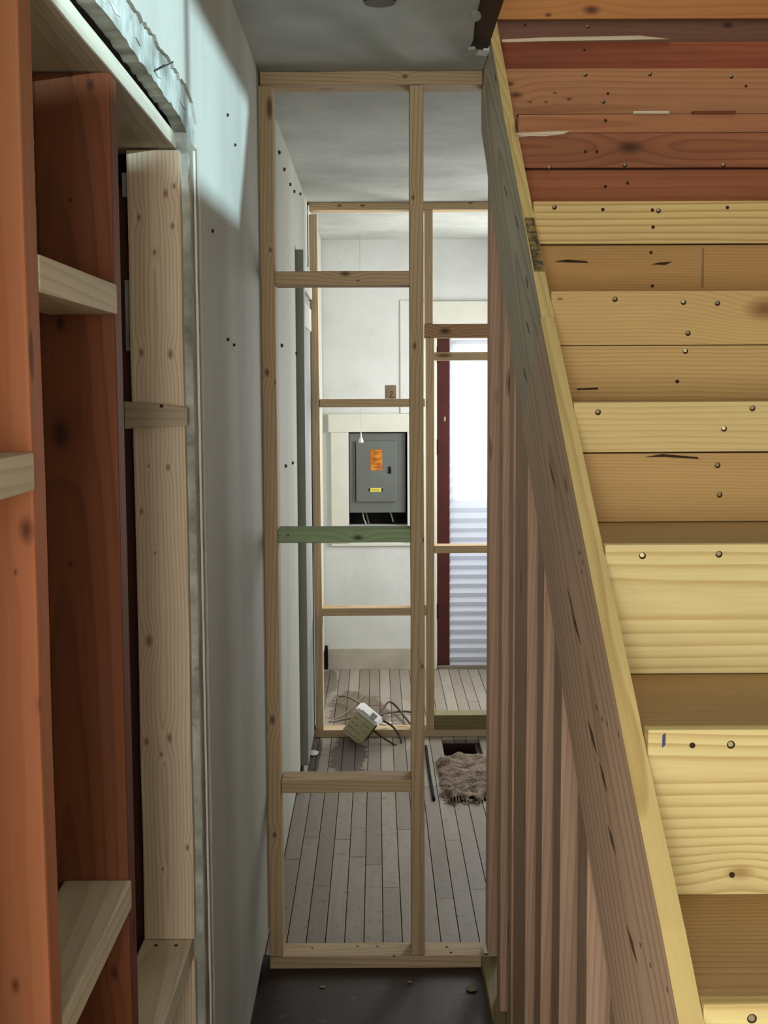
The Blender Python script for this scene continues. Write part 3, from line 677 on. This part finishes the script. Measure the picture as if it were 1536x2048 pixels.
slit([(1404, 497), (1408, 497), (1407, 575), (1403, 575)], 2.576, 'pencil_mark', flat('graphite', (158, 124, 80), .7))
lumber('gap_shade_strip', XL, XR, 2.876, 2.892, 2.2355, 2.2400, 'x', M_black, st, bev=0)  # black strip standing in for the shade of the gap above the board
# treads
for k in range(len(LEV) - 1):
    Y, z = LEV[k]; Yn = LEV[k+1][0]
    if k > 3: lumber('riser_light_block', XL, XR, Yn + .0245, Yn + .036, z - .03, z + .016, 'x', M_darkwood, st, bev=0)  # dark strip added behind the riser foot to block light leaks
    m = RM['t'] if 4 < k < 10 else (RM['o1'] if k >= 10 else RM['r4b'])
    ya, yb = Y + .0195, Yn + .018
    if k in (6, 7):
        ym = (ya + yb)/2 + .03
        lumber('tread', XL, XR, ya, ym - .0008, z - T, z, 'x', m, st, bev=.0015)
        lumber('tread', XL, XR, ym + .0008, yb, z - T, z - .001, 'x', m, st, bev=.0015)
    else:
        lumber('tread', XL, XR, ya, yb, z - T, z, 'x', m, st, bev=.0015)
# stringer boards: two lengths, butted
sl = .69
ang = math.atan(sl)
Ms = Matrix.Translation((.30, 1.6, 1.2)) @ Matrix.Rotation(ang, 4, 'X') @ Matrix(((0, 0, 1, 0), (1, 0, 0, 0), (0, 1, 0, 0), (0, 0, 0, 1)))
M_strA = wood('stringer_lumber', (228, 194, 162), (172, 134, 100), freq=44, line=.6, pith=(.02, .05), slope=.045, rnd_pith=False, rknots=.12, knotcol=(80, 52, 34), warp=.010, blotch=.25, seed=21.)
M_strB = wood('stringer_lumber_greyish', (206, 190, 164), (146, 128, 104), freq=46, line=.6, pith=(.03, .05), slope=.05, rnd_pith=False, rknots=.12, knotcol=(66, 48, 34), warp=.012, blotch=.35, seed=22.)
upper = [(2.258, 1.7645), (2.37, 1.842), (2.80, 2.153), (2.92, 2.230), (3.0, 2.293), (3.125, 2.392), (3.26, 2.487), (3.37, 2.577), (3.43, 2.577), (3.585, 2.50), (3.574, 2.34), (3.41, 2.225), (3.274, 2.108), (2.993, 1.898), (2.842, 1.793), (2.744, 1.712), (2.53, 1.57)]
polybar('stringer', upper, 'x', .2905, .3115, M_strB, st, M=Ms)
lower = [(-.30, .008), (-.20, .075), (.9, .845), (1.183, 1.040), (1.255, 1.093), (1.40, 1.187), (1.53, 1.276), (1.75, 1.421), (1.995, 1.586), (2.255, 1.7635), (2.527, 1.568), (2.437, 1.515), (2.208, 1.358), (1.953, 1.177), (1.682, .997), (1.495, .872), (.35, .09), (.23, .008)]
polybar('stringer', lower, 'x', .288, .3115, M_strA, st, M=Ms)
# pale top faces read as the sawn edge of the boards
M_edge = wood('stringer_sawn_edge', (206, 184, 122), (160, 130, 76), freq=120, line=.55, pith=(.0, .02), slope=.02, rknots=.0, seed=23.)
for (a, b, xa) in (((1.0, .916 - .001), (2.25, 1.7625), .2875), ((2.262, 1.7685), (3.36, 2.570), .290)):
    pass
for tri, xa in (((lower[2:10]), .288), ((upper[0:8]), .2905)):
    pts = [(p[0], p[1]) for p in tri]; ptsb = [(p[0] - .0016, p[1] + .0024) for p in tri][::-1]
    polybar('sawn_edge', pts + ptsb, 'x', xa - .0006, .3118, M_edge, st, M=Ms)
def fleck(px, py, L, w, X=.288):
    a = PX(px, py, X); b = PX(px + L*.27, py + L, X); n_ = Vector((0, -(b.z - a.z), b.y - a.y)).normalized()*w; m_ = (a + b)/2
    polybar('grain_fleck', [(a.y, a.z), (m_.y + n_.y, m_.z + n_.z), (b.y, b.z), (m_.y - n_.y, m_.z - n_.z)], 'x', X - .0005, X + .001, flat('dark_grain', (112, 84, 60), .8), st)
for a in ((1098, 925, 55, .004), (1134, 1175, 60, .003), (1142, 1215, 75, .006), (1176, 1440, 70, .006), (1199, 1525, 60, .005), (1216, 1650, 60, .005), (1158, 1100, 12, .002), (1164, 1118, 12, .002), (1163, 1138, 10, .002),
          (1192, 1408, 12, .002), (1203, 1432, 12, .002), (1213, 1442, 12, .002), (1236, 1462, 14, .002), (1254, 1850, 80, .005), (1280, 1885, 12, .002), (1300, 1925, 12, .002), (1333, 1972, 14, .002)): fleck(*a)
for a in ((1062, 880, 25, .002), (1052, 640, 30, .003), (1030, 430, 30, .003), (1008, 370, 26, .003), (1046, 735, 30, .003)): fleck(*a, X=.2903)
B = NB('dark_mould_stain', .8); tc = B.n('ShaderNodeNewGeometry')
B.l(B.mix(B.ramp(B.noise(tc.outputs['Position'], 60., 3.), [(.4, 0.), (.6, 1.)]), srgb((140, 118, 70)), srgb((62, 56, 38))), B.b.inputs['Base Color'])
polybar('mould_stain', [(2.385, 1.8560), (2.545, 1.9715), (2.543, 1.9740), (2.383, 1.8590)], 'x', .2925, .3105, B.m, st)
# studs under the stringer
def ztop(Y): return LEV[0][1] + 0 if Y < 0 else 1.051 + (Y - 1.181)*sl - .14
for k, (ya, yb, m) in enumerate(((.95, 1.04, M_stairstud), (1.25, 1.34, M_stairstud), (1.565, 1.655, M_stairstud), (1.850, 1.942, M_stairstud), (2.130, 2.226, M_stairstud), (2.372, 2.466, M_stairstud), (2.632, 2.722, M_stairstud), (2.905, 2.994, M_stairstud), (3.165, 3.258, M_stairstud))):
    lumber('support_stud', .3125, .3505, ya, yb, .038, ztop(ya) - .12, 'z', m, st, jit=.001, seg=5)
lumber('support_stud', .316, .354, 2.725, 2.90, .038, ztop(2.72) - .12, 'z', M_stairstud, st)
lumber('support_stud', .310, .350, 3.495, 3.585, .038, 2.446, 'z', M_stairstud, st, jit=.001, seg=5)
lumber('bottom_plate', .29, .352, .3, 3.495, .0, .037, 'y', wood('green_sill_plate', (150, 138, 96), (110, 98, 62), freq=100, line=.5, rknots=.1), st)
# backing sheet under the stairs keeps the closet dark
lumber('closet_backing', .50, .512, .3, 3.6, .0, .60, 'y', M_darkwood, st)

# ================================================================== SMALL THINGS
# crumpled torn paper in the floor hole
NX, NY = 40, 66
bm = bmesh.new(); vs = {}
for i in range(NX+1):
    for j in range(NY+1):
        u, w = i/NX, j/NY
        edge = .5 - abs(u - .5); ew = min(w, 1 - w)
        x = .262 + .235*u - .02*(1-w)*(.5-u); y = 4.93 + .73*w
        x += .02*noise.noise(Vector((w*9, 1.3, u*2)))*(1 if edge < .12 else .3); y += .06*noise.noise(Vector((u*8, 4.1, 0)))*(1 if w < .2 else .15)
        p = Vector((u*1.8 + w*1.2, w*10 - u*2.5, 0))
        h = abs(noise.noise(p)) * .040 + abs(noise.noise(Vector((p.x*1.5, p.y*2.6, 1))))*.010 + noise.noise(Vector((u*4, w*4, 2)))*.02
        h += rnd.uniform(-.0022, .0022)
        z = .006 + h*min(1, edge/.10)*min(1, ew/.05) - (.0 if w < .8 else (w-.8)*.10)
        vs[i, j] = bm.verts.new((x, y, z))
for i in range(NX):
    for j in range(NY):
        u, w = i/NX, j/NY; ed = min(u, 1-u, w*1.2, (1-w)*2)
        if ed < .05 and noise.noise(Vector((i*1.1, j*.8, 7))) > -.05: continue
        bm.faces.new((vs[i,j], vs[i+1,j], vs[i+1,j+1], vs[i,j+1]))
for v_ in [v_ for v_ in bm.verts if not v_.link_faces]: bm.verts.remove(v_)
B = NB('crumpled_brown_paper', .85); tc = B.n('ShaderNodeTexCoord')
n1 = B.noise(B.vm('MULTIPLY', tc.outputs['Object'], (9., 24., 20.)), 1., 5., .7)
B.l(B.mix(B.ramp(n1, [(.35, 0.), (.65, 1.)]), srgb((84, 68, 56)), srgb((150, 132, 114))), B.b.inputs['Base Color'])
B.bump(n1, .7, .006)
tag(mob('crumpled_paper', bm, B.m), 'crumpled greyish brown paper stuffed in the hole in the floor', 'debris')
tube('black_stick', [PF(852, 1492, .006), PF(858, 1540, .006), PF(868, 1600, .006)], .006, M_black, n=5, smooth_pts=True)
tag(bpy.data.objects['black_stick'], 'thin black rod lying on the boards beside the crumpled paper', 'rod')
# pale rubble crumbs around the hole
def chunk(name, c, s, mat, label=None, cat=None, group=None, flat_=1.):
    bm = bmesh.new(); bmesh.ops.create_icosphere(bm, subdivisions=2, radius=1.)
    for v_ in bm.verts:
        n_ = 1 + .35*noise.noise(v_.co*1.7 + Vector((c[0]*31, c[1]*17, 0)))
        v_.co = Vector((v_.co.x*s[0]*n_, v_.co.y*s[1]*n_, v_.co.z*s[2]*n_))
    lo = min(v_.co.z for v_ in bm.verts)
    o = mob(name, bm, mat, None, Matrix.Translation((c[0], c[1], c[2] - lo)))
    if label: tag(o, label, cat, group)
    return o
q = PF(627, 1508); chunk('plaster_chunk', (q.x, q.y, .0), (.022, .045, .005), M_trimw, 'white plaster chunk on the floor by the left wall, before the far partition', 'debris')
q = PF(640, 1515)
for (px, py, s, lab) in ((944, 1980, .016, 'largest pale plaster crumb on the dark floor, at its right'), (645, 1975, .008, 'small pale crumb on the dark hall floor, at its left'), (820, 1965, .007, 'tiny pale crumb on the dark hall floor, at its middle')):
    q = PF(px, py); chunk('plaster_crumb', (q.x, q.y, 0), (s, s, s*.25), M_basebeige, lab, 'debris')
# outlet box on the far partition's bottom plate
ob = empty('outlet_box', (P(728, 1455, 5.93).x, 5.93, .04))
tag(ob, 'ivory plug-in outlet box with many small holes lying tilted on the far bottom plate', 'outlet box')
M_ivory = flat('ivory_plastic', (226, 218, 176), .5, var=.08, scale=12)
M_whitep = flat('white_plastic', (226, 224, 214), .4, var=.03)
c0 = P(724, 1448, 5.84)
Mo = Matrix.Translation(c0) @ Matrix.Rotation(math.radians(34), 4, 'Y') @ Matrix.Rotation(math.radians(18), 4, 'X') @ Matrix.Rotation(math.radians(-12), 4, 'Z') @ Matrix.Scale(1.3, 4)
def lbox(name, x0, x1, y0, y1, z0, z1, mat, bev, par, M=Mo):
    bm = bmesh.new(); bmbox(bm, x0, x1, y0, y1, z0, z1)
    bmesh.ops.recalc_face_normals(bm, faces=bm.faces)
    if bev: bmesh.ops.bevel(bm, geom=bm.edges[:], offset=bev, segments=2, affect='EDGES')
    return mob(name, bm, mat, par, M)
case = lbox('case', -.042, .042, -.025, .025, -.062, .042, M_ivory, .005, ob)
lbox('back_cover', -.040, .046, .0255, .045, -.058, .036, flat('grey_back_cover', (90, 84, 70), .6), .004, ob)
bm = bmesh.new()
for a in range(4):
    for b in range(4):
        if (a + b) % 5 == 4: continue
        for dx in (-.0035, .0035):
            bmbox(bm, -.028 + a*.018 + dx - .001, -.028 + a*.018 + dx + .001, -.0256, -.0248, -.050 + b*.022, -.044 + b*.022)
mob('slot', bm, M_nailhole, case, Mo)['kind'] = 'stuff'
cap = lbox('top_socket', -.050, .050, -.034, .034, .0425, .058, M_whitep, .007, ob)
lbox('socket_hole', .006, .028, -.028, .012, .0582, .0592, flat('dark_socket', (70, 74, 72), .5), 0, cap)
lbox('socket_face', -.030, .002, -.026, .016, .0582, .061, M_whitep, .001, cap)
M_cbrown = flat('brown_cable_jacket', (84, 70, 54), .55)
M_cgrey = flat('pale_grey_cable_jacket', (150, 138, 120), .55)
def cable(lst, r, mat, label):
    tag(tube('electric_cable', lst, r, mat), label, 'cable', 'loose cables around the outlet box')
def F(px, py, z=.006): return PF(px, py, z)
cable([P(757, 1432, 5.9), F(764, 1432, .06), F(766, 1418, .05), F(778, 1404, .05), F(792, 1412, .03), F(808, 1432, .02), F(824, 1452, .012)], .0055, M_cbrown, 'brown cable rising in a loop right of the outlet box')
cable([P(757, 1430, 5.9), F(770, 1427, .05), F(790, 1424, .02), F(812, 1423, .012), F(830, 1426, .008)], .0055, M_cbrown, 'straight brown cable running right from the outlet box')
cable([P(757, 1436, 5.88), P(775, 1446, 5.86), P(788, 1456, 5.84), P(800, 1475, 5.83), P(803, 1492, 5.80), P(797, 1493, 5.78), P(770, 1478, 5.80), P(745, 1460, 5.86)], .005, M_cbrown, 'brown cable looping down over the bottom plate to the floor')
cable([F(666, 1402, .02), F(676, 1394, .03), F(692, 1393, .04), F(715, 1404, .045), F(738, 1420, .06)], .0052, M_cgrey, 'pale cable arching over the bare floor patch, left of the outlet box')
cable([F(659, 1444, .03), F(680, 1440, .03), F(708, 1436, .04)], .0055, M_cgrey, 'pale cable lying flat just behind the bottom plate')
cable([F(663, 1440, .010), F(680, 1432, .012), F(696, 1422, .012), F(722, 1396, .010), F(730, 1388, .01)], .003, M_cgrey, 'thin pale wire crossing the bare floor patch diagonally')
cable([P(752, 1438, 5.9), P(758, 1446, 5.9), P(770, 1449, 5.93), P(782, 1446, 5.96)], .005, M_whitep, 'short white cable end resting on the bottom plate')
# ceiling lamp base just inside the top edge
cl = empty('ceiling_lampholder', (.012, 2.853, 2.483))
tag(cl, 'round dark ceiling hole plate at the very top of the picture', 'ceiling fixture')
def disc(name, r, z0, z1, mat, par, c=(.012, 2.853)):
    bm = bmesh.new(); bmesh.ops.create_cone(bm, cap_ends=True, segments=28, radius1=r*.94, radius2=r, depth=z1 - z0)
    return mob(name, bm, mat, par, Matrix.Translation((c[0], c[1], (z0+z1)/2)))
disc('rim', .046, 2.477, 2.483, M_ceil, cl); disc('socket', .036, 2.470, 2.4768, flat('dark_brown_bakelite', (58, 48, 38), .5), cl)
